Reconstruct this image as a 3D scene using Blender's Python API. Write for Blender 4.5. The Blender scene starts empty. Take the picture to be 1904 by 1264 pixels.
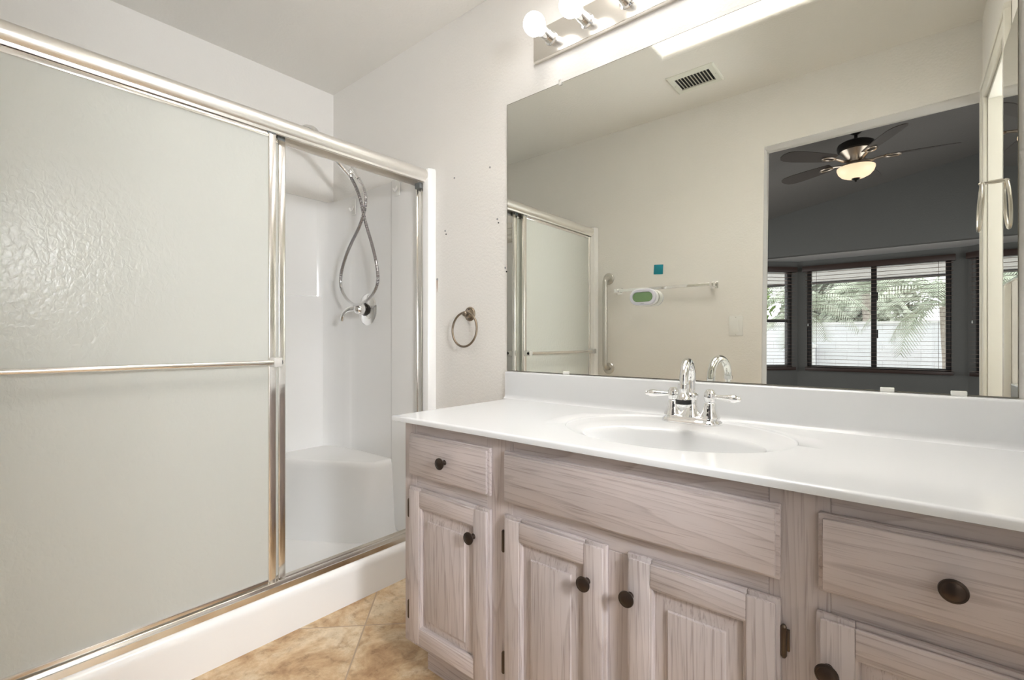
import bpy, bmesh, math, random
from mathutils import Vector, Matrix
S = bpy.context.scene
R = math.radians
PI = math.pi
random.seed(7)

# ------------------------------------------------------------------ camera
cam = bpy.data.objects.new('camera', bpy.data.cameras.new('camera'))
S.collection.objects.link(cam)
cam.location = (0, 0, 1.026)
cam.rotation_euler = (R(90), 0, R(39.74))
cam.data.sensor_width = 36
cam.data.lens = 885.0 / 1904 * 36
cam.data.clip_start = 0.02
S.camera = cam

# ------------------------------------------------------------------ sky, sun, exposure
w = bpy.data.worlds.new('sky'); S.world = w; w.use_nodes = True
bg = w.node_tree.nodes['Background']
bg.inputs[0].default_value = (0.95, 0.975, 1.0, 1)
bg.inputs[1].default_value = 3.9
sun = bpy.data.objects.new('sun', bpy.data.lights.new('sun', 'SUN'))
sun.data.energy = 2.4; sun.data.angle = R(3); sun.data.color = (1, .97, .92)
sun.rotation_euler = (R(28), R(18), 0)
S.collection.objects.link(sun)
for x, rz in ((-2.8, 90), (1.8, -90)):      # Cycles portals only guide sky sampling through the added bedroom glass doors; they emit nothing
    po = bpy.data.objects.new('sky_portal', bpy.data.lights.new('sky_portal', 'AREA')); S.collection.objects.link(po)
    po.data.shape = 'RECTANGLE'; po.data.size = 2.6; po.data.size_y = 2.1; po.data.cycles.is_portal = True
    po.location = (x, -2.15, 1.06); po.rotation_euler = (R(90), 0, R(-rz))
BULB_E, SKY_E, FAN_E, FILL_E = 4.5, 15.8, .82, 188.0
S.view_settings.view_transform = 'Standard'
S.view_settings.look = 'None'
S.view_settings.gamma = 1
S.view_settings.use_curve_mapping = False
S.view_settings.exposure = 0.16
cy = S.cycles
cy.use_denoising = True
cy.max_bounces = 16; cy.diffuse_bounces = 7; cy.glossy_bounces = 10
cy.transmission_bounces = 8; cy.transparent_max_bounces = 24
cy.sample_clamp_indirect = 6
cy.caustics_reflective = True; cy.caustics_refractive = False
cy.blur_glossy = 0.3

# ------------------------------------------------------------------ materials
def mat(name, col, rough=.5, metal=0, spec=.5, **k):
    m = bpy.data.materials.new(name); m.use_nodes = True
    b = m.node_tree.nodes['Principled BSDF']
    b.inputs['Base Color'].default_value = (*col, 1)
    b.inputs['Roughness'].default_value = rough
    b.inputs['Metallic'].default_value = metal
    b.inputs['Specular IOR Level'].default_value = spec
    for a, v in k.items(): b.inputs[a.replace('_', ' ')].default_value = v
    return m
def N(m, t, **k):
    n = m.node_tree.nodes.new(t)
    for a, v in k.items(): setattr(n, a, v)
    return n
def L(m, a, b): m.node_tree.links.new(a, b)
def PB(m): return m.node_tree.nodes['Principled BSDF']
def ramp(m, stops, src=None):
    r = N(m, 'ShaderNodeValToRGB'); e = r.color_ramp.elements
    while len(e) < len(stops): e.new(.5)
    for i, (p, c) in enumerate(stops):
        e[i].position = p; e[i].color = (*c, 1) if len(c) == 3 else c
    if src: L(m, src, r.inputs[0])
    return r
def coords(m, scale=(1, 1, 1), rot=(0, 0, 0), loc=(0, 0, 0), kind='Object', rnd=False):
    t = N(m, 'ShaderNodeTexCoord'); p = N(m, 'ShaderNodeMapping')
    p.inputs['Scale'].default_value = scale; p.inputs['Rotation'].default_value = rot; p.inputs['Location'].default_value = loc
    src = t.outputs[kind]
    if rnd:
        oi = N(m, 'ShaderNodeObjectInfo'); mu = N(m, 'ShaderNodeVectorMath', operation='MULTIPLY_ADD')
        cb = N(m, 'ShaderNodeCombineXYZ')
        for i in range(3): L(m, oi.outputs['Random'], cb.inputs[i])
        L(m, cb.outputs[0], mu.inputs[0]); mu.inputs[1].default_value = (7, 11, 5); L(m, src, mu.inputs[2]); src = mu.outputs[0]
    L(m, src, p.inputs[0])
    return p.outputs[0]
def noise(m, vec, scale, detail=3, rough=.5, dist=0):
    n = N(m, 'ShaderNodeTexNoise'); n.inputs['Scale'].default_value = scale
    n.inputs['Detail'].default_value = detail; n.inputs['Roughness'].default_value = rough; n.inputs['Distortion'].default_value = dist
    L(m, vec, n.inputs['Vector']); return n.outputs['Fac']
def bump(m, h, strength, dist):
    b = N(m, 'ShaderNodeBump'); b.inputs['Strength'].default_value = strength; b.inputs['Distance'].default_value = dist
    L(m, h, b.inputs['Height']); L(m, b.outputs[0], PB(m).inputs['Normal']); return b
def mixc(m, fac, a, b, mode='MIX'):
    x = N(m, 'ShaderNodeMix', data_type='RGBA', blend_type=mode)
    for s, i in ((fac, 0), (a, 6), (b, 7)):
        if hasattr(s, 'links'): L(m, s, x.inputs[i])
        elif i == 0: x.inputs[0].default_value = s
        else: x.inputs[i].default_value = (*s, 1)
    return x.outputs[2]

def plaster(name, col, st=.24, sc=95):
    m = mat(name, col, .55, 0, .3)
    h = ramp(m, [(.38, (0, 0, 0)), (.62, (1, 1, 1))], noise(m, coords(m), sc, 2, .5)).outputs[0]
    bump(m, h, st, .0016); return m
M = {}
M['wall'] = plaster('wall_paint', (.855, .838, .81))
M['ceil'] = plaster('ceiling_paint', (.84, .822, .785), .3, 80)
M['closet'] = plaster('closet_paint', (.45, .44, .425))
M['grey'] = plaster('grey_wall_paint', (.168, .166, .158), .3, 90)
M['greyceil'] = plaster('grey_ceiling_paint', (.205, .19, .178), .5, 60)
M['soffit'] = plaster('soffit_daylight_tone', (.74, .73, .72), .2, 90)  # lifted tone carries the window light falling on the underside
M['trim'] = mat('white_trim', (.78, .76, .70), .3)
M['white'] = mat('white_plastic', (.8, .8, .78), .3)
M['fiber'] = mat('white_fibreglass', (.865, .86, .85), .16, 0, .5)
M['marble'] = mat('white_cultured_marble', (.70, .71, .722), .14, 0, .5)  # slight blue tint stands in for cool daylight from the bedroom
M['chrome'] = mat('chrome', (.93, .93, .93), .04, 1)
M['nickel'] = mat('brushed_nickel', (.66, .63, .58), .3, 1)
M['steel'] = mat('brushed_steel', (.62, .60, .57), .28, 1)
M['alu'] = mat('polished_aluminium', (.9, .88, .85), .16, 1)
M['header'] = mat('satin_aluminium', (.93, .91, .88), .34, 1)
M['plate'] = mat('brushed_plate', (.78, .75, .70), .22, 1)
M['bronze'] = mat('aged_bronze', (.30, .245, .19), .32, 1)
M['knob'] = mat('oil_rubbed_bronze', (.045, .032, .025), .28, .75)
M['hinge'] = mat('hinge_bronze', (.09, .065, .045), .4, .8)
M['dark'] = mat('black_and_duct_shade', (.012, .012, .013), .6)
M['rubber'] = mat('grey_rubber', (.16, .17, .17), .5)
M['clear'] = mat('clear_plastic', (.9, .9, .88), .1, 0, .5, Alpha=.45)
M['teal'] = mat('teal_plastic', (.0, .215, .29), .35)
M['lcd'] = mat('green_display', (.115, .195, .085), .25)
M['clockgrey'] = mat('pale_grey_plastic', (.5, .5, .53), .4)
M['valance'] = mat('brown_wood', (.055, .030, .024), .4)
M['slat'] = mat('blind_slat', (.22, .15, .125), .45)
M['winframe'] = mat('dark_bronze_frame', (.035, .032, .032), .4)
M['fandark'] = mat('fan_dark_bronze', (.03, .026, .023), .35, .6)
M['fanmetal'] = mat('fan_brushed_metal', (.55, .46, .38), .3, 1)
M['blade'] = mat('fan_blade', (.085, .072, .065), .4)
M['carpet'] = mat('bedroom_carpet', (.24, .21, .18), .95)
M['vent'] = mat('vent_enamel', (.76, .77, .70), .35)
M['ventin'] = mat('duct_metal', (.12, .12, .11), .6)
M['rust'] = mat('rust_stain', (.30, .17, .10), .8)
M['patch'] = mat('old_anchor', (.33, .33, .34), .7)
M['groove_shade'] = mat('hose_groove_shade', (.03, .02, .025), .5, .3)  # dark rings stand in for shade and reflected bands between the ribs
M['mirror'] = mat('mirror_silver', (.80, .805, .75), 0, 1)
M['mirredge'] = mat('mirror_edge', (.16, .15, .12), .3)

def oak(name, axis):
    m = mat(name, (.4, .35, .32), .38, 0, .35)
    s = [1, 1, 1]; s[axis] = .055
    v = coords(m, tuple(s), rnd=True)
    wob = noise(m, v, 5, 2, .5)
    addv = N(m, 'ShaderNodeVectorMath', operation='ADD'); L(m, v, addv.inputs[0])
    sc = N(m, 'ShaderNodeVectorMath', operation='SCALE'); sc.inputs[3].default_value = .16
    L(m, wob, sc.inputs[0]); L(m, sc.outputs[0], addv.inputs[1])
    wv = N(m, 'ShaderNodeTexWave', wave_type='BANDS', bands_direction='DIAGONAL', wave_profile='SAW')
    wv.inputs['Scale'].default_value = 26; wv.inputs['Distortion'].default_value = 2.6
    wv.inputs['Detail'].default_value = 3; wv.inputs['Detail Scale'].default_value = 1.3
    L(m, addv.outputs[0], wv.inputs['Vector'])
    rings = ramp(m, [(0, (.500, .450, .440)), (.6, (.482, .430, .419)), (.88, (.440, .388, .376)), (.95, (.402, .350, .337)), (1, (.473, .421, .410))], wv.outputs['Color']).outputs[0]
    s2 = [230, 230, 230]; s2[axis] = 7
    pores = ramp(m, [(.30, (.62, .58, .56)), (.46, (1, 1, 1))], noise(m, coords(m, tuple(s2), rnd=True), 1, 2, .6)).outputs[0]
    c = mixc(m, .75, rings, pores, 'MULTIPLY')
    big = ramp(m, [(.3, (.93, .93, .94)), (.7, (1.08, 1.06, 1.05))], noise(m, coords(m, (1, 1, 1), rnd=True), 5, 2)).outputs[0]
    c = mixc(m, 1, c, big, 'MULTIPLY')
    L(m, c, PB(m).inputs['Base Color']); bump(m, c, .25, .001)
    return m
M['oakv'] = oak('pickled_oak_vertical', 2)
M['oakh'] = oak('pickled_oak_horizontal', 0)

def tile():
    m = mat('travertine_vinyl_tile', (.5, .4, .3), .42, 0, .4)
    co = coords(m)
    sx = N(m, 'ShaderNodeSeparateXYZ'); L(m, co, sx.inputs[0])
    def lin(a, b, off):
        x1 = N(m, 'ShaderNodeMath', operation='MULTIPLY_ADD'); L(m, sx.outputs[0], x1.inputs[0]); x1.inputs[1].default_value = a; x1.inputs[2].default_value = off
        x2 = N(m, 'ShaderNodeMath', operation='MULTIPLY_ADD'); L(m, sx.outputs[1], x2.inputs[0]); x2.inputs[1].default_value = b; L(m, x1.outputs[0], x2.inputs[2])
        return x2.outputs[0]
    k = 1 / (math.sqrt(2) * .457)
    P = lin(k, k, .523 * k + 40); Q = lin(-k, k, -2.48 * k + 40)
    def edge(s):
        f = N(m, 'ShaderNodeMath', operation='FRACT'); L(m, s, f.inputs[0])
        p = N(m, 'ShaderNodeMath', operation='PINGPONG'); L(m, f.outputs[0], p.inputs[0]); p.inputs[1].default_value = .5
        l = N(m, 'ShaderNodeMath', operation='LESS_THAN'); L(m, p.outputs[0], l.inputs[0]); l.inputs[1].default_value = .0055
        fl = N(m, 'ShaderNodeMath', operation='FLOOR'); L(m, s, fl.inputs[0])
        return l.outputs[0], fl.outputs[0]
    e1, f1 = edge(P); e2, f2 = edge(Q)
    mx = N(m, 'ShaderNodeMath', operation='MAXIMUM'); L(m, e1, mx.inputs[0]); L(m, e2, mx.inputs[1])
    cb = N(m, 'ShaderNodeCombineXYZ'); L(m, f1, cb.inputs[0]); L(m, f2, cb.inputs[1])
    of = N(m, 'ShaderNodeVectorMath', operation='MULTIPLY_ADD'); L(m, cb.outputs[0], of.inputs[0]); of.inputs[1].default_value = (3.7, 5.3, 1); L(m, co, of.inputs[2])
    big = noise(m, of.outputs[0], 6, 7, .66, .5); fine = noise(m, of.outputs[0], 22, 8, .72, .35)
    c1 = ramp(m, [(.33, (.33, .20, .105)), (.44, (.46, .315, .18)), (.52, (.56, .42, .265)), (.62, (.66, .555, .405))], big).outputs[0]
    c2 = ramp(m, [(.34, (.50, .42, .35)), (.45, (.84, .79, .74)), (.60, (1.04, 1.02, 1.0))], fine).outputs[0]
    c = mixc(m, .8, c1, c2, 'MULTIPLY')
    c = mixc(m, mx.outputs[0], c, (.36, .27, .19))
    L(m, c, PB(m).inputs['Base Color']); bump(m, fine, .1, .001)
    return m
M['tile'] = tile()

def frosted():
    m = mat('pebbled_glass', (.90, .905, .87), .22, 0, .5)
    h = noise(m, coords(m, (1, 1, .7)), 75, 2, .5, .6)
    b = bump(m, h, .55, .0025)
    tr = N(m, 'ShaderNodeBsdfTranslucent'); tr.inputs[0].default_value = (.95, .965, .93, 1)
    rf = N(m, 'ShaderNodeBsdfRefraction'); rf.inputs['Color'].default_value = (.92, .95, .90, 1); rf.inputs['Roughness'].default_value = .32; rf.inputs['IOR'].default_value = 1.15
    L(m, b.outputs[0], tr.inputs['Normal']); L(m, b.outputs[0], rf.inputs['Normal'])
    a = N(m, 'ShaderNodeMixShader'); a.inputs[0].default_value = .3; L(m, tr.outputs[0], a.inputs[1]); L(m, rf.outputs[0], a.inputs[2])
    x = N(m, 'ShaderNodeMixShader'); x.inputs[0].default_value = .5
    L(m, PB(m).outputs[0], x.inputs[1]); L(m, a.outputs[0], x.inputs[2])
    L(m, x.outputs[0], m.node_tree.nodes['Material Output'].inputs[0]); return m
M['frost'] = frosted()
def pane():
    m = mat('window_glass', (1, 1, 1)); nt = m.node_tree
    t = N(m, 'ShaderNodeBsdfTransparent'); t.inputs[0].default_value = (.93, .935, .95, 1)
    g = N(m, 'ShaderNodeBsdfGlossy'); g.inputs['Roughness'].default_value = .01
    x = N(m, 'ShaderNodeMixShader'); x.inputs[0].default_value = .09
    L(m, t.outputs[0], x.inputs[1]); L(m, g.outputs[0], x.inputs[2]); L(m, x.outputs[0], nt.nodes['Material Output'].inputs[0]); return m
M['pane'] = pane()
def emit(name, col, e):
    m = mat(name, col, .3); b = PB(m)
    b.inputs['Emission Color'].default_value = (*col, 1); b.inputs['Emission Strength'].default_value = e; return m
M['bulb'] = emit('lit_bulb', (.985, .985, 1), BULB_E)
M['skylens'] = emit('skylight_lens', (1, .98, .955), SKY_E)
M['bowl'] = emit('lamp_bowl_glass', (1, .78, .54), FAN_E)
M['fill_glow'] = emit('fill_lamp_glow', (.95, .975, 1), FILL_E)  # glow of the added closet lamp
M['lensring'] = mat('frosted_lens_white', (.8, .8, .8), .4)
def mottled(name, a, b, sc, rough=.8):
    m = mat(name, a, rough); L(m, ramp(m, [(.35, a), (.65, b)], noise(m, coords(m), sc, 4)).outputs[0], PB(m).inputs['Base Color']); return m
M['leaf'] = mottled('hazed_grey_leaf', (.26, .29, .23), (.50, .52, .45), 3)  # paled and greyed so the colour carries the outdoor haze
M['leaf2'] = mottled('fresh_green_leaf', (.15, .24, .07), (.34, .44, .17), 3)
M['frond'] = mottled('hazed_palm_frond', (.30, .35, .26), (.52, .55, .46), 4)  # lightened like the leaves, haze put into the colour
M['trunk'] = mottled('palm_trunk', (.36, .32, .28), (.5, .45, .4), 20)
M['gravel'] = mottled('gravel', (.45, .42, .38), (.62, .58, .53), 60)
def blockwall():
    m = mat('painted_block', (.7, .7, .7), .8)
    b = N(m, 'ShaderNodeTexBrick'); b.inputs['Scale'].default_value = 1
    b.inputs['Brick Width'].default_value = .4; b.inputs['Row Height'].default_value = .2; b.inputs['Mortar Size'].default_value = .006
    b.inputs['Color1'].default_value = (.66, .68, .71, 1); b.inputs['Color2'].default_value = (.69, .70, .73, 1); b.inputs['Mortar'].default_value = (.58, .59, .60, 1)
    L(m, coords(m, rot=(R(90), 0, 0)), b.inputs['Vector']); L(m, b.outputs[0], PB(m).inputs['Base Color']); return m
M['block'] = blockwall()
M['stucco'] = mat('white_stucco', (.72, .72, .72), .8)

# ------------------------------------------------------------------ mesh builder
class MB:
    def __init__(s): s.bm = bmesh.new(); s.mats = []; s.bm.faces.layers.int.new('done')
    def mi(s, m):
        if m not in s.mats: s.mats.append(m)
        return s.mats.index(m)
    def _begin(s): pass
    def _end(s, m):                 # faces made since the last call get material m
        i = s.mi(m); d = s.bm.faces.layers.int['done']
        for f in s.bm.faces:
            if not f[d]: f.material_index = i; f[d] = 1
    def box(s, a, b, m, bev=0, seg=2, mtx=None):
        s._begin()
        c = [(a[i] + b[i]) / 2 for i in range(3)]; d = [abs(b[i] - a[i]) for i in range(3)]
        X = Matrix.Translation(c) @ Matrix.Diagonal((*d, 1))
        vs = bmesh.ops.create_cube(s.bm, size=1, matrix=X)['verts']
        if bev:
            es = list({e for v in vs for e in v.link_edges})
            r = bmesh.ops.bevel(s.bm, geom=es, offset=min(bev, min(d) * .49), segments=seg, profile=.5, affect='EDGES')
            d = s.bm.faces.layers.int['done']; vs = list({v for f in s.bm.faces if not f[d] for v in f.verts})
        if mtx is not None: bmesh.ops.transform(s.bm, matrix=mtx, verts=vs)
        s._end(m); return s
    def loops(s, loops, m, close=True, cap0=False, cap1=False, mfun=None):
        s._begin(); V = [[s.bm.verts.new(p) for p in lp] for lp in loops]
        n = len(V[0])
        for a in range(len(V) - 1):
            for i in range(n if close else n - 1):
                j = (i + 1) % n
                f = s.bm.faces.new((V[a][i], V[a][j], V[a + 1][j], V[a + 1][i]))
                if mfun: f.material_index = s.mi(mfun(a, i)); f[s.bm.faces.layers.int['done']] = 1
        if cap0: s.bm.faces.new(list(reversed(V[0])))
        if cap1: s.bm.faces.new(V[-1])
        s._end(m); return s
    def lathe(s, prof, c, m, axis=(0, 0, 1), seg=24, cap=True, mfun=None):
        ax = Vector(axis).normalized(); q = Vector((0, 0, 1)).rotation_difference(ax)
        lp = []
        for r, h in prof:
            r = max(r, .00005)
            lp.append([Vector(c) + q @ Vector((r * math.cos(2 * PI * i / seg), r * math.sin(2 * PI * i / seg), h)) for i in range(seg)])
        return s.loops(lp, m, True, cap, cap, mfun)
    def tube(s, pts, r, m, seg=12, cap=True, closed=False, mfun=None):
        P = [Vector(p) for p in pts]; n = len(P)
        rr = r if isinstance(r, (list, tuple)) else [r] * n
        def tan(i):
            if closed: return (P[(i + 1) % n] - P[(i - 1) % n]).normalized()
            return (P[min(i + 1, n - 1)] - P[max(i - 1, 0)]).normalized()
        t = tan(0); u = t.orthogonal().normalized(); lp = []
        for i in range(n):
            t2 = tan(i); u = (t.rotation_difference(t2) @ u); u = (u - t2 * u.dot(t2)).normalized(); t = t2
            v = t.cross(u)
            lp.append([P[i] + (u * math.cos(2 * PI * k / seg) + v * math.sin(2 * PI * k / seg)) * rr[i] for k in range(seg)])
        if closed: lp.append(lp[0]); cap = False
        s.loops(lp, m, True, cap, cap, mfun)
        if closed: bmesh.ops.remove_doubles(s.bm, verts=s.bm.verts, dist=1e-6)
        return s
    def prism(s, poly, d, m, bev=0):
        s._begin(); d = Vector(d)
        a = [s.bm.verts.new(p) for p in poly]; b = [s.bm.verts.new(Vector(p) + d) for p in poly]
        n = len(a)
        fs = [s.bm.faces.new(list(reversed(a))), s.bm.faces.new(b)]
        for i in range(n): fs.append(s.bm.faces.new((a[i], a[(i + 1) % n], b[(i + 1) % n], b[i])))
        if bev:
            bmesh.ops.bevel(s.bm, geom=list({e for f in fs for e in f.edges}), offset=bev, segments=2, profile=.5, affect='EDGES')
        s._end(m); return s
    def quad(s, ps, m):
        s._begin(); s.bm.faces.new([s.bm.verts.new(p) for p in ps]); s._end(m); return s
    def xf(s, mtx): bmesh.ops.transform(s.bm, matrix=mtx, verts=s.bm.verts); return s

ORG = {}
def obj(name, mb, parent=None, smooth=35, fix=True):
    me = bpy.data.meshes.new(name)
    if fix: bmesh.ops.recalc_face_normals(mb.bm, faces=mb.bm.faces)
    org = ORG.get(parent.name, Vector()) if parent else Vector()
    if org.length: bmesh.ops.translate(mb.bm, vec=-org, verts=mb.bm.verts)
    mb.bm.to_mesh(me); mb.bm.free()
    for m in mb.mats: me.materials.append(M[m])
    for p in me.polygons: p.use_smooth = True
    me.set_sharp_from_angle(angle=R(smooth))
    o = bpy.data.objects.new(name, me); S.collection.objects.link(o)
    if parent: o.parent = parent; ORG[o.name] = org
    return o
def tag(o, label, cat, group=None):
    o['label'] = label; o['category'] = cat
    if group: o['group'] = group
    return o
def thing(name, label, cat, loc=(0, 0, 0), group=None):
    o = bpy.data.objects.new(name, None); S.collection.objects.link(o); o.location = loc
    o.empty_display_size = .05; ORG[o.name] = Vector(loc)
    return tag(o, label, cat, group)
def part(name, mb, parent, label=None, smooth=35):
    o = obj(name, mb, parent, smooth)
    if label: o['label'] = label
    return o
def struct(name, mb, parent=None, smooth=35):
    o = obj(name, mb, parent, smooth); o['kind'] = 'structure'; return o
def copy_tree(o, loc, parent=None):
    c = o.copy(); S.collection.objects.link(c); c.parent = parent
    if loc is not None: c.location = loc
    for ch in list(o.children): copy_tree(ch, None, c)
    return c
def rect_loop(x0, x1, y0, y1, f): return [f(x0, y0), f(x1, y0), f(x1, y1), f(x0, y1)]
def smooth_path(pts, n):
    P = [Vector(p) for p in pts]; out = []
    for i in range(len(P) - 1):
        p0 = P[max(i - 1, 0)]; p1 = P[i]; p2 = P[i + 1]; p3 = P[min(i + 2, len(P) - 1)]
        for k in range(n):
            t = k / n
            out.append(.5 * ((2 * p1) + (p2 - p0) * t + (2 * p0 - 5 * p1 + 4 * p2 - p3) * t * t + (3 * p1 - p0 - 3 * p2 + p3) * t ** 3))
    out.append(P[-1]); return out

# ================================================================== ROOM SHELL
XL, XR, YM, YS, ZC = -2.567, .255, 1.464, -.045, 2.448
OX = -.632; OZ = 2.122
struct('floor', MB().box((XL - .1, -.165, -.05), (XR + .12, YM + .1, 0), 'tile'))
struct('floor_bedroom', MB().box((-2.75, -5.2, -.05), (1.75, -.165, -.002), 'carpet'))
struct('wall_north', MB().box((XL - .1, YM, -.05), (XR + .12, YM + .12, 2.6), 'wall'))
struct('wall_west', MB().box((XL - .12, -.165, -.05), (XL, YM, 2.6), 'wall'))
# wall with the opening to the bedroom (soft drywall corners)
m = MB().prism([(XL, YS, -.05), (OX, YS, -.05), (OX, YS, OZ), (XR + .12, YS, OZ), (XR + .12, YS, 2.6), (XL, YS, 2.6)], (0, -.12, 0), 'wall', .013)
struct('wall_south', m)
# east wall with a doorway
DY0, DY1, DZ = .135, .66, 2.035
m = MB()
m.box((XR, -.165, -.05), (XR + .12, DY0, 2.6), 'wall')
m.box((XR, DY1, -.05), (XR + .12, YM, 2.6), 'wall')
m.box((XR, DY0, DZ), (XR + .12, DY1, 2.6), 'wall')
struct('wall_east', m)
m = MB()
m.box((XR - .014, DY0 - .065, 0), (XR, DY0, DZ + .07), 'trim', .004)
m.box((XR - .014, DY1, 0), (XR, DY1 + .075, DZ + .07), 'trim', .004)
m.box((XR - .014, DY0, DZ), (XR, DY1, DZ + .07), 'trim', .004)
m.box((XR - .018, DY1 + .055, 0), (XR - .0005, DY1 + .0765, DZ + .0715), 'trim', .003)
m.box((XR - .018, DY0 - .0665, 0), (XR - .0005, DY0 - .045, DZ + .0715), 'trim', .003)
m.box((XR - .0185, DY0 - .067, DZ + .05), (XR - .0007, DY1 + .077, DZ + .072), 'trim', .003)
struct('trim_1', m)
m = MB()                          # small added closet behind the open doorway, holding the unseen fill lamp
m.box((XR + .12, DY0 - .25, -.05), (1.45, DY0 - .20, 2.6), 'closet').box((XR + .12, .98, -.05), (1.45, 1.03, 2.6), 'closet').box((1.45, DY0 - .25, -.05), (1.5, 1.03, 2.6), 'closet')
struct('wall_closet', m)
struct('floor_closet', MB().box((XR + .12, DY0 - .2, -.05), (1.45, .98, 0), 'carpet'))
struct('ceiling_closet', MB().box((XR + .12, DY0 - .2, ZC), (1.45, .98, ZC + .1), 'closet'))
m = MB().box((XR, DY0 - .001, 0), (XR + .12, DY0 + .016, DZ), 'trim', .001).box((XR, DY1 - .016, 0), (XR + .12, DY1 + .001, DZ), 'trim', .001).box((XR, DY0 + .016, DZ - .016), (XR + .12, DY1 - .016, DZ + .001), 'trim', .001)
struct('trim_2', m)
cl = thing('fill_lamp', 'added round white globe fill lamp, unseen inside the closet', 'wall lamp', (1.45, .15, 1.6))  # added lamp, out of view, to brighten the shower side and vanity
part('bracket', MB().lathe([(.06, 0), (.06, .012), (.02, .02), (.016, .06)], (1.45, .15, 1.6), 'nickel', (-1, 0, 0), 24), cl)
part('globe', MB().lathe([(.14 * math.sin(PI * k / 16), -.14 * math.cos(PI * k / 16)) for k in range(17)], (1.25, .15, 1.6), 'fill_glow', (0, 0, 1), 32), cl)
# ceiling with skylight well
SX0, SX1, SY0, SY1 = -.947, -.2, .578, 1.2
m = MB(); e = .022
for a, b in (((XL - .1, -.165), (SX0 - e, YM + .1)), ((SX1 + e, -.165), (XR + .12, YM + .1)), ((SX0 - e, -.165), (SX1 + e, SY0 - e)), ((SX0 - e, SY1 + e), (SX1 + e, YM + .1))):
    m.box((*a, ZC), (*b, ZC + .12), 'ceil')
lp = []
for k in range(6):
    t = k / 5 * PI / 2; o = e - e * math.sin(t); z = ZC + e * (1 - math.cos(t))
    lp.append(rect_loop(SX0 - o, SX1 + o, SY0 - o, SY1 + o, lambda x, y: (x, y, z)))
lp.append(rect_loop(SX0, SX1, SY0, SY1, lambda x, y: (x, y, ZC + .62)))
m.loops(lp, 'wall')
struct('ceiling', m)
m = MB().box((SX0, SY0, ZC + .60), (SX1, SY1, ZC + .62), 'skylens')
struct('skylight', m)

# ================================================================== BEDROOM (seen in the mirror)
YG, YB = -4.372, -4.972
BX0, BX1, CX0, CX1, SZ = -1.82, 1.158, -1.22, .558, 2.15
czl = lambda x: 2.665 + .191 * (x + 1.534)
m = MB(); m.prism([(-2.75, -.165, czl(-2.75)), (1.75, -.165, czl(1.75)), (1.75, -.165, czl(1.75) + .1), (-2.75, -.165, czl(-2.75) + .1)], (0, -4.33, 0), 'greyceil')
struct('ceiling_bedroom', m)
m = MB().box((-2.75, -.167, 2.5), (1.75, -.165, 3.4), 'grey')
struct('wall_bedroom_north', m)
WY0, WY1, WZT = -3.5, -.8, 2.12      # unseen tall glass doors added to both bedroom side walls for more daylight
for nm, x0, x1, top, k in (('wall_bedroom_west', -2.75, -2.65, 2.65, 4), ('wall_bedroom_east', 1.65, 1.75, 3.4, 5)):
    struct(nm, MB().box((x0, -4.45, -.05), (x1, WY0, top), 'grey').box((x0, WY1, -.05), (x1, -.165, top), 'grey').box((x0, WY0, WZT), (x1, WY1, top), 'grey'))
    xm = (x0 + x1) / 2; m = MB()
    for p, q in (((WY0, -.04), (WY0 + .06, WZT)), ((WY1 - .06, -.04), (WY1, WZT)), ((WY0, -.04), (WY1, .04)), ((WY0, WZT - .06), (WY1, WZT)), (((WY0 + WY1) / 2 - .04, -.04), ((WY0 + WY1) / 2 + .04, WZT))):
        m.box((xm - .025, p[0], p[1]), (xm + .025, q[0], q[1]), 'winframe', .004)
    o = struct('window_%d' % k, m)
    part('window_pane', MB().box((xm - .002, WY0 + .03, 0), (xm + .002, WY1 - .03, WZT - .03), 'pane'), o)
m = MB()
m.box((-2.65, YG - .12, -.05), (BX0, YG, 3.3), 'grey')
m.box((BX1, YG - .12, -.05), (1.65, YG, 3.3), 'grey')
m.box((BX0 - .02, YG - .12, SZ), (BX1 + .02, YG, 3.3), 'grey', .015, 3)
struct('wall_gable', m)
m = MB().prism([(BX0, YG - .12, SZ), (CX0 - .06, YB - .12, SZ), (CX1 + .06, YB - .12, SZ), (BX1, YG - .12, SZ)], (0, 0, .1), 'soffit')
struct('ceiling_bay', m)
WZ0, WZ1 = .62, 2.045
def wall_with_hole(name, A, B, t0, t1, z0, z1, th=.12):
    # wall from A to B in plan, thickness away from the room (to the left of A->B)
    A = Vector((*A, 0)); B = Vector((*B, 0)); d = (B - A).normalized(); n = Vector((d.y, -d.x, 0)); Lg = (B - A).length
    X = Matrix(((d.x, n.x, 0, A.x), (d.y, n.y, 0, A.y), (0, 0, 1, 0), (0, 0, 0, 1)))
    m = MB()
    for a, b in (((0, -.05), (t0, SZ)), ((t1, -.05), (Lg, SZ)), ((t0, -.05), (t1, z0)), ((t0, z1), (t1, SZ))):
        m.box((a[0], 0, a[1]), (b[0], th, b[1]), 'grey')
    m.xf(X); struct(name, m); return X, Lg
WX0, WX1 = -1.10, .41
X1, _ = wall_with_hole('wall_bay_centre', (CX0, YB), (CX1, YB), WX0 - CX0, WX1 - CX0, WZ0, WZ1)
X2, L2 = wall_with_hole('wall_bay_west', (BX0, YG), (CX0, YB), .14, .765, WZ0, WZ1)
X3, L3 = wall_with_hole('wall_bay_east', (CX1, YB), (BX1, YG), .085, .71, WZ0, WZ1)
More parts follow.
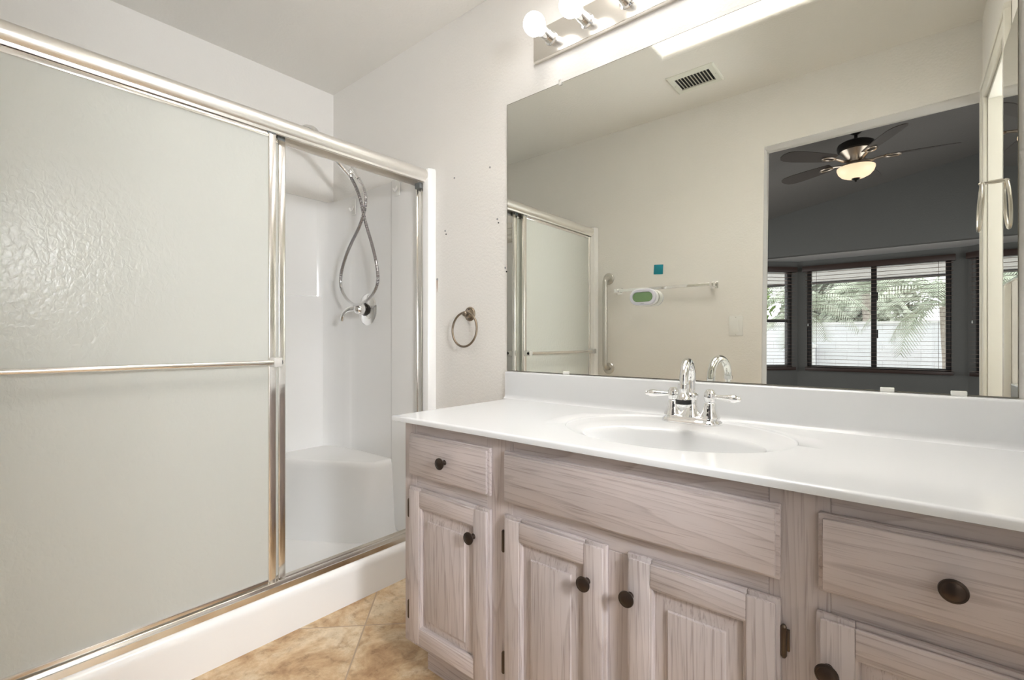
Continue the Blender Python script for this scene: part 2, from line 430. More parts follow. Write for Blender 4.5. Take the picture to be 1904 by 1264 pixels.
def window(name, X, t0, t1, kind):
    m = MB(); f = .05
    for a, b in (((t0, WZ0), (t0 + f, WZ1)), ((t1 - f, WZ0), (t1, WZ1)), ((t0, WZ0), (t1, WZ0 + f)), ((t0, WZ1 - f), (t1, WZ1))):
        m.box((a[0], .02, a[1]), (b[0], .09, b[1]), 'winframe', .004)
    if kind == 'slider':
        c = (t0 + t1) / 2 - .0
        m.box((c - .03, .03, WZ0), (c + .03, .08, WZ1), 'winframe', .004)
        m.box((c + .03, .022, 1.55), (c + .045, .034, 1.66), 'winframe', .003)
        m.box((c + .03, .022, 1.05), (c + .045, .034, 1.16), 'winframe', .003)
    else:
        c = (WZ0 + WZ1) / 2 - .03
        m.box((t0, .03, c - .022), (t1, .08, c + .022), 'winframe', .004)
    m.xf(X); o = struct(name, m)
    part('window_pane', MB().box((t0 + f * .5, .055, WZ0 + f * .5), (t1 - f * .5, .058, WZ1 - f * .5), 'pane').xf(X), o)
    return o
window('window_1', X1, WX0 - CX0, WX1 - CX0, 'slider')
window('window_2', X2, .14, .765, 'hung')
window('window_3', X3, .085, .71, 'hung')
def blind(label, X, t0, t1, base):
    th = thing('window_blind', label, 'blind', base, 'dark wooden blinds in the bay')
    part('valance', MB().box((t0 - .05, -.075, WZ1 - .055), (t1 + .035, -.002, WZ1 + .02), 'valance', .006).xf(X), th)
    m = MB(); z = WZ0 + .035; n = 0
    while z < WZ1 - .06:
        m.box((t0 - .015, -.062, z), (t1 + .015, -.012, z + .0028), 'slat', 0); z += .0505
    part('slats', m.xf(X), th)
    part('bottom_rail', MB().box((t0 - .018, -.064, WZ0 - .022), (t1 + .018, -.01, WZ0 + .022), 'valance', .004).xf(X), th)
    for t in (t0 + .12, t1 - .12): part('ladder_cord', MB().tube([(t, -.066, WZ0 + .02), (t, -.066, WZ1 - .05)], .0022, 'valance', 6).xf(X), th)
    part('pull_cord', MB().tube([(t0 + .02, -.07, 1.25), (t0 + .02, -.07, WZ1 - .05)], .002, 'valance', 6).lathe([(.002, 0), (.007, .005), (.004, .035)], (t0 + .02, -.07, 1.22), 'white', seg=8).xf(X), th)
blind('wide dark wooden blind with open slats on the middle bay window', X1, WX0 - CX0, WX1 - CX0, (-.345, YB + .03, WZ0))
blind('narrow brown wooden blind on the angled bay window nearest the shower side', X2, .14, .765, (-1.5, YG - .28, WZ0))
blind('dark wooden blind mostly hidden behind the white door trim at mirror right', X3, .085, .71, (.84, YG - .28, WZ0))

# ------------------------------------------------------------------ ceiling fan
FX, FY = -.345, -2.15
fan = thing('ceiling_fan', 'dark five-blade ceiling fan with a glowing glass bowl on the grey sloped ceiling', 'ceiling fan', (FX, FY, czl(FX)))
zc = czl(FX)
part('canopy', MB().lathe([(.072, .0), (.072, -.03), (.06, -.07), (.03, -.1), (.014, -.108)], (FX, FY, zc + .014), 'fandark'), fan)
part('downrod', MB().tube([(FX, FY, zc - .09), (FX, FY, 2.735)], .013, 'fandark'), fan)
part('motor_housing', MB().lathe([(.02, 2.752), (.05, 2.746), (.11, 2.735), (.132, 2.72), (.138, 2.695), (.132, 2.668), (.12, 2.66)], (FX, FY, 0), 'fandark', seg=40), fan)
part('switch_housing', MB().lathe([(.118, 2.662), (.105, 2.645), (.085, 2.62), (.07, 2.6), (.062, 2.565), (.085, 2.55), (.105, 2.54), (.11, 2.52), (.09, 2.515)], (FX, FY, 0), 'fanmetal', seg=40), fan)
part('light_bowl', MB().lathe([(.09, 2.522), (.137, 2.518), (.138, 2.505), (.128, 2.475), (.105, 2.448), (.07, 2.43), (.03, 2.422), (.004, 2.421)], (FX, FY, 0), 'bowl', seg=40), fan, 'amber glowing glass bowl')
part('finial', MB().lathe([(.03, 2.43), (.032, 2.42), (.02, 2.41), (.008, 2.405), (.01, 2.398), (.003, 2.392)], (FX, FY, 0), 'fandark', seg=16), fan)
for k in range(5):
    X = Matrix.Translation((FX, FY, 2.585)) @ Matrix.Rotation(R(62.5 + 72 * k), 4, 'Z')
    m = MB()
    m.tube(smooth_path([(.06, 0, -.012), (.11, 0, -.02), (.15, .0, -.012), (.2, 0, -.004)], 4), .011, 'fanmetal', 8)
    m.tube([(.25 + .055 * math.cos(a), .032 * math.sin(a), -.008) for a in [2 * PI * i / 20 for i in range(20)]], .008, 'fanmetal', 8, closed=True)
    part('blade_arm', m.xf(X), fan)
    out = []
    prof = [(.20, .048), (.26, .058), (.4, .07), (.54, .076), (.62, .07), (.66, .052), (.68, .02)]
    for r, h in prof: out.append((r, h, 0))
    for r, h in reversed(prof): out.append((r, -h, 0))
    m = MB().prism(out, (0, 0, .006), 'blade'); m.xf(X @ Matrix.Rotation(R(-13), 4, 'X'))
    part('blade', m, fan)

# ------------------------------------------------------------------ outdoors, through the bay windows
struct('ground', MB().box((-30, -60, -.5), (30, -5.1, -.4), 'gravel'))
struct('patio_cover', MB().prism([(-4, -5.1, 2.32), (-4, -6.75, 2.02), (-4, -6.75, 2.16), (-4, -5.1, 2.46)], (8, 0, 0), 'stucco').box((-4, -6.78, 1.985), (4, -6.72, 2.02), 'winframe'))
gw = MB().box((-9, -9.72, -.4), (9, -9.5, 1.36), 'block').box((-9, -9.75, 1.36), (9, -9.47, 1.41), 'stucco', .01)
tag(obj('block_wall', gw), 'long white block wall across the garden, seen through the bay windows', 'wall')
pl = MB().box((-1.92, -9.38, -.4), (-1.56, -9.02, .86), 'stucco', .01).box((-1.96, -9.42, .86), (-1.52, -8.98, .93), 'stucco', .01)
tag(obj('garden_pier', pl), 'short white capped masonry pier in front of the garden wall', 'pier')
def palm(loc, h, nf, ln, label, seed):
    rnd = random.Random(seed); x, y, z = loc
    t = thing('palm', label, 'palm tree', loc)
    part('trunk', MB().tube([(x, y, z), (x + .03, y, z + h * .5), (x, y, z + h)], [.09, .075, .085], 'trunk', 10), t)
    m = MB()
    for i in range(nf):
        az = 2 * PI * i / nf + rnd.uniform(-.2, .2); el = rnd.uniform(.2, 1.3); Ln = ln * rnd.uniform(.8, 1.1)
        d = Vector((math.cos(az), math.sin(az), 0)); p = Vector((x, y, z + h)); pts = []; v = d * math.cos(el) + Vector((0, 0, math.sin(el)))
        for k in range(15):
            pts.append(p.copy()); p = p + v * Ln / 14; v = (v + Vector((0, 0, -.17))).normalized()
        m.tube(pts, [.012 - .0007 * k for k in range(15)], 'frond', 5)
        side = d.cross(Vector((0, 0, 1)))
        for k in range(2, 15):
            for sg in (-1, 1):
                for q in (0, .5):
                    b = pts[k] if q == 0 else (pts[k] + pts[min(k + 1, 14)]) / 2
                    fw = (pts[min(k + 1, 14)] - pts[k - 1]).normalized()
                    l = .26 * Ln * math.sin(PI * min(1, (k + 1) / 16)) + .04
                    tip = b + (side * sg * .8 + fw * .55 + Vector((0, 0, -.45))).normalized() * l
                    wv = fw * .013
                    m.quad([b - wv, b + wv, tip + wv * .2, tip - wv * .2], 'frond')
    part('fronds', m, t)
palm((.50, -8.1, -.4), 2.0, 22, 1.35, 'feathery palm with a pale trunk at the right of the bay window view', 3)
palm((-.75, -10.9, -.4), 2.5, 22, 1.3, 'feathery palm in the middle of the bay window view', 4)
palm((-1.62, -7.9, -.4), 1.9, 18, 1.25, 'drooping green palm at the left of the bay window view', 5)
def tree(loc, rad, h, n, leaf, label, seed):
    rnd = random.Random(seed); x, y, z = loc
    t = thing('tree', label, 'tree', loc)
    part('trunk', MB().tube([(x, y, z), (x, y, z + h)], .1, 'trunk', 8), t)
    m = MB()
    for i in range(n):
        a = rnd.uniform(0, 2 * PI); c = rnd.uniform(-1, 1); rr = rnd.random() ** .45
        s = math.sqrt(1 - c * c)
        p = Vector((x + rad[0] * rr * s * math.cos(a), y + rad[1] * rr * s * math.sin(a), z + h + rad[2] * rr * c))
        q = Vector((rnd.gauss(0, 1), rnd.gauss(0, 1), rnd.gauss(0, 1))).normalized(); u = q.orthogonal().normalized(); v = q.cross(u); k = rnd.uniform(.07, .15)
        m.quad([p - u * k, p - v * k * .4, p + u * k, p + v * k * .4], leaf)
    part('foliage', m, t)
tree((-1.3, -13.2, -.4), (1.7, 1.0, 1.7), 2.4, 6500, 'leaf', 'grey-green bushy tree beyond the garden wall behind the palms', 1)
tree((2.5, -13.6, -.4), (1.7, 1.1, 1.8), 2.5, 6500, 'leaf', 'grey-green tree beyond the wall at the right of the window view', 2)
tree((-4.4, -12.2, -.4), (1.5, 1.1, 1.9), 2.5, 3600, 'leaf2', 'bright green leafy tree seen through the narrow angled bay window', 3)

# ================================================================== SHOWER STALL
st = thing('shower_stall', 'white moulded fibreglass shower stall with a corner seat', 'shower stall', (-2.1, .71, 0))
SB = -2.54                        # back panel face
YE, YF = 1.45, -.031              # end panel faces
m = MB()                          # pan with rounded curb
prof = [(-1.665, 0), (-1.664, .115)]
for k in range(7):
    t = k / 6 * PI / 2; prof.append((-1.664 - .028 * (1 - math.cos(t)), .122 + .028 * math.sin(t)))
prof += [(-1.745, .1505), (-1.76, .146), (-1.775, .10), (-1.80, .062), (-1.86, .055), (-2.45, .05), (-2.53, .06), (-2.555, .11), (-2.555, 0)]
m.loops([[(x, YF - .012, z) for x, z in prof], [(x, YE + .012, z) for x, z in prof]], 'fiber', True, True, True)
part('pan', m, st)
m = MB()                          # back panel: thicker lower half with a ledge
prof = [(-2.566, .09), (SB, .09), (SB, 1.255), (SB - .004, 1.268), (SB - .014, 1.272), (SB - .014, 1.80), (SB - .018, 1.812), (-2.566, 1.816)]
m.loops([[(x, YF - .012, z) for x, z in prof], [(x, YE + .012, z) for x, z in prof]], 'fiber', True, True, True)
part('back_panel', m, st)
def end_panel(yf, sg):
    m = MB()                      # plan profile: corner column, recess, front column, rounded jamb
    pl = [(-2.566, 0)]
    c = [(-2.556, .10), (-2.54, .066), (-2.515, .04), (-2.475, .022), (-2.42, .012), (-2.37, .009), (-2.357, .004), (-2.345, 0), (-2.30, -.001), (-2.0, -.001), (-1.992, .001), (-1.985, .006), (-1.975, .008), (-1.80, .008)]
    pl = [(-2.566, .15)] + c + [(-1.765, .008)]
    pts = [(x, yf - sg * d) for x, d in pl] + [(-1.765, yf + sg * .0125), (-2.566, yf + sg * .0125)]
    top = [1.80] + [1.80 + .02 * min(1, max(0, (x + 2.54) / .3)) for x, d in c] + [1.82, 1.82, 1.80]
    m.loops([[(x, y, .09) for x, y in pts], [(x, y, z) for (x, y), z in zip(pts, top)]], 'fiber', True, True, True)
    part('end_panel', m, st)
    m = MB()                      # rounded jamb post facing the room
    pp = [(-1.768, 0), (-1.768, .034), (-1.722, .034), (-1.716, .040), (-1.700, .041), (-1.684, .036), (-1.675, .022), (-1.672, 0)]
    yy = yf + sg * .0125
    lo = [[(x, yy - sg * d, z) for x, d in pp] for z in (.12, 1.80)]
    lo.append([((x + 1.72) * .9 - 1.72, yy - sg * d * .9, 1.813) for x, d in pp])
    lo.append([((x + 1.72) * .6 - 1.72, yy - sg * d * .6, 1.82) for x, d in pp])
    m.loops(lo, 'fiber', True, True, True)
    part('jamb', m, st)
end_panel(YE, 1); end_panel(YF, -1)
# corner seat: plan outline swept up with a rounded rim
def seat(s, z):
    pts = [(-2.545, 1.0 - s), (-2.50, 1.03 - s), (-2.39, 1.105 - s), (-2.2, 1.21 - s), (-2.06, 1.29 - s * .9), (-2.02, 1.315 - s * .8), (-1.99 + s * .4, 1.345 - s * .4), (-1.978 + s, 1.38), (-1.975 + s, 1.458), (-2.545, 1.458)]
    return [(x, y, z) for x, y in pts]
m = MB().loops([seat(.05, .045), seat(.035, .075), seat(.02, .12), seat(.0, .385), seat(-.002, .405), seat(-.008, .420), seat(-.018, .428), seat(-.032, .430)], 'fiber', True, False, True)
o = part('seat', m, st, smooth=60)

# ------------------------------------------------------------------ sliding door frame
fr = thing('shower_door_frame', 'polished aluminium frame with header rail and track across the white shower', 'shower door frame', (-1.72, .71, .15))
y0, y1 = YF + .004, YE - .004
m = MB()                          # header: bulged face, lip, open underside channels
pf = [(-1.700, 1.750), (-1.698, 1.758), (-1.692, 1.762), (-1.686, 1.770), (-1.684, 1.782), (-1.687, 1.795), (-1.695, 1.806), (-1.708, 1.811), (-1.765, 1.811), (-1.768, 1.806), (-1.768, 1.742), (-1.762, 1.742), (-1.762, 1.79), (-1.736, 1.79), (-1.736, 1.760), (-1.733, 1.760), (-1.733, 1.79), (-1.706, 1.79), (-1.704, 1.750)]
m.loops([[(x, y0 + .002, z) for x, z in pf], [(x, y1 + .008, z) for x, z in pf]], 'header', True, True, True)
part('header', m, fr)
m = MB()                          # bottom track
pf = [(-1.683, .1505), (-1.683, .170), (-1.687, .171), (-1.688, .156), (-1.728, .156), (-1.728, .166), (-1.731, .166), (-1.731, .156), (-1.757, .156), (-1.757, .168), (-1.760, .168), (-1.760, .1505)]
m.loops([[(x, y0, z) for x, z in pf], [(x, y1, z) for x, z in pf]], 'alu', True, True, True)
part('track', m, fr)
for yy, sg in ((YE + .003, 1), (YF - .003, -1)):
    m = MB()
    m.box((-1.7675, yy - sg * .028, .17), (-1.7135, yy, 1.75), 'alu', .002)
    m.box((-1.712, yy - sg * .030, .17), (-1.706, yy, 1.75), 'alu', .0015)
    m.box((-1.765, yy - sg * .032, .17), (-1.758, yy - sg * .0, 1.75), 'alu', .0015)
    m.box((-1.733, yy - sg * .031, .17), (-1.728, yy, 1.75), 'alu', .001)
    wj = part('wall_channel', m, fr)
    part('bumper', MB().box((-1.758, yy - sg * .045, 1.725), (-1.722, yy - sg * .027, 1.752), 'rubber', .003), wj, 'grey rubber bumper')
    part('screw', MB().lathe([(.005, 0), (.004, .0025), (.001, .003)], (-1.745, yy - sg * .028, .975), 'chrome', (0, -sg, 0), 10), wj)
def panel(x, ya, yb, za, zb, label, side):
    p = thing('shower_door_panel', label, 'shower door', (x, (ya + yb) / 2, za), 'sliding shower door panels')
    s = .027
    m = MB()
    for a, b in ((ya, ya + s), (yb - s, yb)):
        m.box((x - .009, a, za), (x + .009, b, zb), 'alu', .004, 3)
    part('stiles', m, p)
    m = MB().box((x - .008, ya + s, za), (x + .008, yb - s, za + .022), 'alu', .002).box((x - .008, ya + s, zb - .018), (x + .008, yb - s, zb), 'alu', .002)
    part('rails', m, p)
    part('glass', MB().box((x - .0025, ya + s * .6, za + .012), (x + .0025, yb - s * .6, zb - .01), 'frost'), p, 'pebbled frosted glass')
    xb = x + side * .042; zb_ = .949
    m = MB().tube([(xb, ya + .05, zb_), (xb, yb + .001, zb_)], .0085, 'alu', 14)
    br = part('towel_bar', m, p, 'slim tubular bar')
    for yy, cap in ((yb - .0135, 1), (ya + .014, 0)):
        b = MB().box((min(x + side * .009, xb + side * .011), yy - .013, zb_ - .016), (max(x + side * .009, xb + side * .011), yy + .015, zb_ + .016), 'clear', .003)
        part('bracket', b, br, 'clear plastic bracket')
        part('end_plug', MB().lathe([(.0085, 0), (.008, .003), (.0005, .004)], (xb, yy + (.015 if cap else -.013), zb_), 'dark', (0, 1 if cap else -1, 0), 14), br)
    part('corner_guides', MB().box((x - .01, yb - .03, zb - .006), (x + .01, yb - .002, zb + .012), 'rubber', .002).box((x - .01, ya + .002, zb - .006), (x + .01, ya + .03, zb + .012), 'rubber', .002), p)
    return p
panel(-1.714, .0, .757, .172, 1.750, 'front frosted glass shower door with the towel bar on its face', 1)
panel(-1.7455, -.005, .804, .160, 1.750, 'rear frosted glass shower door slid behind the front one, only its edge showing', -1)

# ------------------------------------------------------------------ hand shower, hose, valve, hooks, caddy
hs = thing('hand_shower', 'chrome hand shower on a wall bracket with a long ribbed hose', 'shower head', (-2.2, 1.448, 1.95))
m = MB().lathe([(.03, 0), (.029, .004), (.016, .012), (.012, .016)], (-2.2, YE + .0, 1.97), 'chrome', (0, -1, 0), 20)
m.tube(smooth_path([(-2.2, 1.444, 1.97), (-2.2, 1.40, 1.965), (-2.2, 1.365, 1.935), (-2.2, 1.355, 1.905)], 5), .0105, 'chrome', 12)
part('shower_arm', m, hs)
m = MB().lathe([(.012, 0), (.017, .004), (.018, .018), (.013, .024)], (-2.2, 1.362, 1.918), 'chrome', (.25, -.1, -1), 18)
m.tube([(-2.196, 1.36, 1.902), (-2.178, 1.358, 1.886), (-2.155, 1.357, 1.862), (-2.132, 1.355, 1.839)], [.012, .0125, .0105, .0105], 'chrome', 14)
m.box((-2.222, 1.335, 1.872), (-2.186, 1.375, 1.905), 'chrome', .011, 3)
part('holder', m, hs)
hp = smooth_path([(-2.205, 1.35, 1.868), (-2.202, 1.315, 1.895), (-2.2, 1.25, 1.95), (-2.2, 1.185, 2.01), (-2.2, 1.15, 2.03)], 6)
m = MB().tube(hp, [.012 + .004 * i / len(hp) for i in range(len(hp))], 'chrome', 14)
m.lathe([(.012, .028), (.035, .02), (.047, .006), (.048, -.004), (.043, -.010), (.02, -.012)], (-2.2, 1.135, 2.018), 'chrome', (0, .35, 1), 28)
m.lathe([(.014, 0), (.0155, .004), (.0155, .02), (.012, .026)], (-2.205, 1.346, 1.877), 'chrome', (.15, .5, -.8), 14)
part('handset', m, hs)
f_, c_, s_ = 885, math.cos(R(39.74)), math.sin(R(39.74))
hose = [(-2.205, 1.35, 1.87), (-2.159, 1.352, 1.808), (-2.128, 1.36, 1.738), (-2.118, 1.372, 1.663), (-2.097, 1.38, 1.588), (-2.057, 1.385, 1.489), (-2.021, 1.385, 1.386), (-2.013, 1.383, 1.31), (-2.055, 1.38, 1.251), (-2.124, 1.376, 1.217), (-2.201, 1.372, 1.21), (-2.265, 1.368, 1.241), (-2.311, 1.364, 1.297), (-2.313, 1.362, 1.368), (-2.273, 1.36, 1.447), (-2.208, 1.358, 1.525), (-2.136, 1.356, 1.592), (-2.09, 1.354, 1.655), (-2.068, 1.352, 1.714), (-2.082, 1.352, 1.776), (-2.13, 1.355, 1.838)]
hp = smooth_path(hose, 15)
hose_pts = [hp[0]]; acc = 0; step = .0031   # resample evenly
for a, b in zip(hp, hp[1:]):
    d = (b - a).length; t = step - acc
    while t < d: hose_pts.append(a.lerp(b, t / d)); t += step
    acc = (acc + d) % step
m = MB().tube(hose_pts, [(.0082 if (i // 1) % 2 else .0074) for i in range(len(hose_pts))], 'chrome', 8, mfun=lambda a, i: 'groove_shade' if (a // 1) % 2 else 'chrome')
part('hose', m, hs, 'ribbed metal hose hanging in a loop', smooth=80)
vx, vz = -2.2, 1.187
va = thing('shower_valve', 'round chrome shower valve plate with a curved lever', 'shower valve', (vx, YE, vz))
part('escutcheon', MB().lathe([(.084, 0), (.084, .003), (.076, .009), (.04, .012), (.034, .014)], (vx, YE + .001, vz), 'chrome', (0, -1, 0), 48), va)
part('screw', MB().lathe([(.006, 0), (.005, .003), (.001, .004)], (vx + .03, YE - .011, vz - .045), 'steel', (0, -1, 0), 10), va)
part('stem_collar', MB().lathe([(.034, .012), (.034, .020), (.029, .022), (.029, .036)], (vx, YE + .001, vz), 'fandark', (0, -1, 0), 28), va)
m = MB().lathe([(.030, .034), (.030, .05), (.026, .066), (.015, .078), (.002, .081)], (vx, YE + .001, vz), 'chrome', (0, -1, 0), 28)
lv = smooth_path([(vx, YE - .055, vz + .004), (vx - .03, YE - .075, vz + .002), (vx - .06, YE - .088, vz - .008), (vx - .085, YE - .092, vz - .03), (vx - .098, YE - .09, vz - .058)], 6)
m.tube(lv, [.019 - .008 * min(1, i / 14) for i in range(len(lv))], 'chrome', 14)
part('lever', m, va)
def hook(x, z, y, label):
    t = thing('adhesive_hook', label, 'hook', (x, y, z), 'white adhesive hooks in the shower')
    part('back_plate', MB().box((x - .019, y - .007, z - .043), (x + .019, y, z + .043), 'white', .005, 3), t)
    part('prong', MB().tube(smooth_path([(x, y - .004, z + .005), (x, y - .014, z - .012), (x, y - .024, z - .022), (x, y - .032, z - .012)], 5), .006, 'white', 10), t)
hook(-2.325, 1.752, YE - .001, 'white plastic adhesive hook left of the hanging shower hose')
hook(-1.926, 1.775, YE - .009, 'white plastic adhesive hook near the aluminium channel of the shower')
cd = thing('wire_caddy', 'thin chrome wire basket in the far shower corner, glimpsed at mirror left edge', 'caddy', (-2.44, .05, 1.82))
m = MB()
for z, r in ((1.93, .0025), (1.88, .0018), (1.835, .0035), (1.815, .002)):
    m.tube([(-2.53, -.03, z), (-2.53, .14, z), (-2.42, .14, z), (-2.36, .08, z), (-2.36, -.03, z)], r, 'nickel', 6, closed=True)
for x, y in ((-2.53, .14), (-2.42, .14), (-2.36, .08), (-2.36, -.03), (-2.53, -.03)):
    m.tube([(x, y, 1.815), (x, y, 1.93)], .002, 'nickel', 6)
part('basket', m, cd)
m = MB()
for k in range(8): m.tube([(-2.52 + .02 * k, -.03, 1.816), (-2.52 + .02 * k, .13 - (0 if k < 5 else .02 * (k - 4)), 1.816)], .0015, 'nickel', 6)
part('floor_wires', m, cd)

# ================================================================== VANITY
VX0, VX1, YD, YFr, VZ = -1.187, .253, .896, .915, .777
van = thing('vanity_cabinet', 'pickled grey-pink oak bathroom vanity cabinet under the white countertop', 'vanity', (-.467, 1.19, 0))
m = MB()                          # face frame
ops = [(-1.187, -1.132), (-.845, -.757), (-.184, -.095), (.205, .253)]
for a, b in ops: m.box((a, YFr, .11), (b, YFr + .019, VZ), 'oakv', .0012, 1)
for (a, b) in ((-1.132, -.845), (-.757, -.184), (-.095, .205)):
    m.box((a, YFr + .0004, .735), (b, YFr + .019, VZ), 'oakh', .0012, 1)
    m.box((a, YFr + .0004, .578), (b, YFr + .019, .635), 'oakh', .0012, 1)
    m.box((a, YFr + .0004, .11), (b, YFr + .019, .15), 'oakh', .0012, 1)
m.box((-.505, YFr + .0002, .15), (-.43, YFr + .019, .578), 'oakv', .0012, 1)
part('face_frame', m, van)
m = MB().box((VX0, YFr + .019, .11), (VX0 + .012, 1.455, VZ), 'oakv').box((VX1 - .012, YFr + .019, .0), (VX1, 1.455, VZ), 'oakv').box((VX0 + .012, 1.44, .11), (VX1 - .012, 1.455, VZ), 'oakv').box((VX0 + .012, YFr + .019, .11), (VX1 - .012, 1.44, .125), 'oakv')
part('carcass', m, van)
m = MB().box((VX0 + .035, .975, .0), (VX1 - .012, .99, .11), 'oakh').box((VX0 + .035, .99, .0), (VX0 + .05, 1.455, .11), 'oakv')
part('toe_kick', m, van)
KP = [(.0075, 0), (.0065, .003), (.0055, .008), (.006, .012), (.011, .0145), (.0155, .0165), (.0165, .019), (.0158, .0215), (.0135, .0225), (.0125, .0222), (.0095, .0238), (.004, .0248), (.0003, .0249)]
def knob(x, z, par): part('knob', MB().lathe(KP, (x, YD, z), 'knob', (0, -1, 0), 28), par, 'dark bronze knob')
def hinge(x, z, par):
    m = MB().tube([(x, YD + .010, z - .024), (x, YD + .010, z + .024)], .0048, 'hinge', 10)
    m.lathe([(.0048, 0), (.004, .002), (.0025, .004)], (x, YD + .010, z + .024), 'hinge', seg=10).lathe([(.0048, 0), (.004, .002), (.0025, .004)], (x, YD + .010, z - .024), 'hinge', (0, 0, -1), 10)
    m.box((x - .008, YD + .0135, z - .018), (x + .008, YFr, z + .018), 'hinge', .001)
    part('hinge', m, par, 'dark bronze hinge')
def slab(x0, x1, z0, z1, mm):
    m = MB().box((x0, YD + .008, z0), (x1, YFr, z1), mm, .003, 2)
    m.box((x0 + .0065, YD, z0 + .0065), (x1 - .0065, YD + .0085, z1 - .0065), mm, .0022, 2)
    return m
def drawer(x0, x1, z0, z1, k, name='drawer'):
    o = part(name, slab(x0, x1, z0, z1, 'oakh'), van)
    if k: knob((x0 + x1) / 2, (z0 + z1) / 2, o)
def door(x0, x1, z0, z1, kx, kz, hx):
    s = .052; m = MB(); g = .0065
    for a, b in ((x0, x0 + s), (x1 - s, x1)):
        m.box((a, YD + .008, z0), (b, YFr, z1), 'oakv', .0025, 2)
        m.box((max(a, x0 + g), YD, z0 + g), (min(b, x1 - g), YD + .0085, z1 - g), 'oakv', .002, 2)
    for a, b in ((z0, z0 + s), (z1 - s, z1)):
        m.box((x0 + s, YD + .0083, a), (x1 - s, YFr, b), 'oakh', .0025, 2)
        m.box((x0 + s, YD + .0003, max(a, z0 + g)), (x1 - s, YD + .0085, min(b, z1 - g)), 'oakh', .002, 2)
    # sticking bead round the inside
    i0, i1, j0, j1 = x0 + s, x1 - s, z0 + s, z1 - s
    lp = [rect_loop(i0 + t, i1 - t, j0 + t, j1 - t, lambda x, z: (x, YD + d, z)) for t, d in ((-.001, .002), (.003, .003), (.006, .008), (.006, .013))]
    m.loops(lp, 'oakv', mfun=lambda a, i: 'oakh' if i % 2 == 0 else 'oakv')
    o = part('door', m, van)
    lp = [rect_loop(i0 + t, i1 - t, j0 + t, j1 - t, lambda x, z: (x, YD + d, z)) for t, d in ((0, .0135), (.010, .0125), (.034, .0065), (.036, .003), (.040, .0015))]
    part('panel', MB().loops(lp, 'oakv', True, False, True), o)
    knob(kx, kz, o)
    if hx is not None:
        for hz in (z1 - .068, z0 + .088): hinge(hx, hz, o)
DZ0, DZ1 = .128, .589
drawer(-1.152, -.826, .623, .748, True)
drawer(-.778, -.165, .621, .749, False, 'false_drawer_front')
drawer(-.111, .206, .623, .749, True)
door(-1.152, -.826, DZ0, DZ1, -.877, .511, -1.157)
door(-.777, -.4915, DZ0, DZ1, -.533, .505, -.7815)
door(-.444, -.1645, DZ0, DZ1, -.433, .508, -.160)
door(-.114, .206, DZ0, DZ1, -.0965, .508, .211)

# ------------------------------------------------------------------ countertop with integral oval bowl
CT = .795; CXL, CYF = -1.218, .888
ct = thing('countertop', 'glossy white cultured marble countertop with a moulded oval basin', 'countertop', (-.48, 1.17, CT - .017))
NS = 144
OC, OR = (-.470, 1.203), (.284, .229)        # faint outer oval recess
BC, BR = (-.452, 1.130), (.215, .142)        # basin mouth
def ell(c, r, z, a): return (c[0] + r[0] * math.cos(a), c[1] + r[1] * math.sin(a), z)
ang = [2 * PI * i / NS for i in range(NS)]
xa, xb, ya, yb = CXL, .253, CYF, 1.4625
def rect_pt(a, ins=0):
    cx, cyy = OC; dx, dy = math.cos(a), math.sin(a); t = 1e9
    x0, x1, y0_, y1_ = xa + ins, xb, ya + ins, yb
    if dx > 1e-9: t = min(t, (x1 - cx) / dx)
    if dx < -1e-9: t = min(t, (x0 - cx) / dx)
    if dy > 1e-9: t = min(t, (y1_ - cyy) / dy)
    if dy < -1e-9: t = min(t, (y0_ - cyy) / dy)
    return (cx + dx * t, cyy + dy * t)
corners = [(x, y) for x in (xa, xb) for y in (ya, yb)]
snap = {}
for cx, cyy in corners:
    a = math.atan2(cyy - OC[1], cx - OC[0]) % (2 * PI); snap[min(range(NS), key=lambda i: abs(ang[i] - a))] = (cx, cyy)
def outer(ins, z):
    r = []
    for i, a in enumerate(ang):
        if i in snap:
            x, y = snap[i]; x = xa + ins if x == xa else x; y = ya + ins if y == ya else y
        else: x, y = rect_pt(a, ins)
        r.append((x, y, z))
    return r
def blend(t, z, k=0):   # between outer oval (t=0) and basin mouth (t=1)
    return [tuple(Vector(ell(OC, OR, z, a)).lerp(Vector(ell(BC, BR, z, a)), t)) for a in ang]
lp = [outer(.006, CT - .017), outer(.0, CT - .015), outer(0, CT - .004), outer(.0015, CT - .001), outer(.005, CT), outer(.012, CT), [tuple(Vector(p).lerp(Vector(q), .12)) for p, q in zip(blend(0, CT), outer(.012, CT))], blend(-.015, CT - .0002), blend(.0, CT - .0015), blend(.02, CT - .0042), blend(.06, CT - .005), blend(.5, CT - .006), blend(.85, CT - .008), blend(.95, CT - .0105)]
part('top', MB().loops(lp, 'marble', True, False, False), ct, smooth=60)
lp = [blend(.95, CT - .0105)]
for s_r, dz in ((1.0, .014), (.975, .022), (.94, .036), (.88, .058), (.78, .085), (.64, .108), (.45, .124), (.25, .132), (.1, .135)):
    lp.append([ell((BC[0], BC[1] + .012 * (1 - s_r)), (BR[0] * s_r, BR[1] * s_r), CT - dz, a) for a in ang])
part('basin', MB().loops(lp, 'marble', True, False, True), ct, smooth=60)
part('drain', MB().lathe([(.022, .0), (.021, .002), (.014, .001), (.012, -.001), (.011, .003), (.0005, .0045)], (BC[0], BC[1] + .011, CT - .1345), 'chrome', seg=24), ct, 'chrome drain')
part('basin_stain', MB().prism([(-.335 + .052 * math.cos(a) + .012 * math.sin(a), 1.318 + .020 * math.sin(a) - .028 * math.cos(a), CT - .0058) for a in [2 * PI * i / 24 for i in range(24)]], (0, 0, .0008), 'stain'), ct) if 0 else None
m = MB()                          # backsplash with a cove
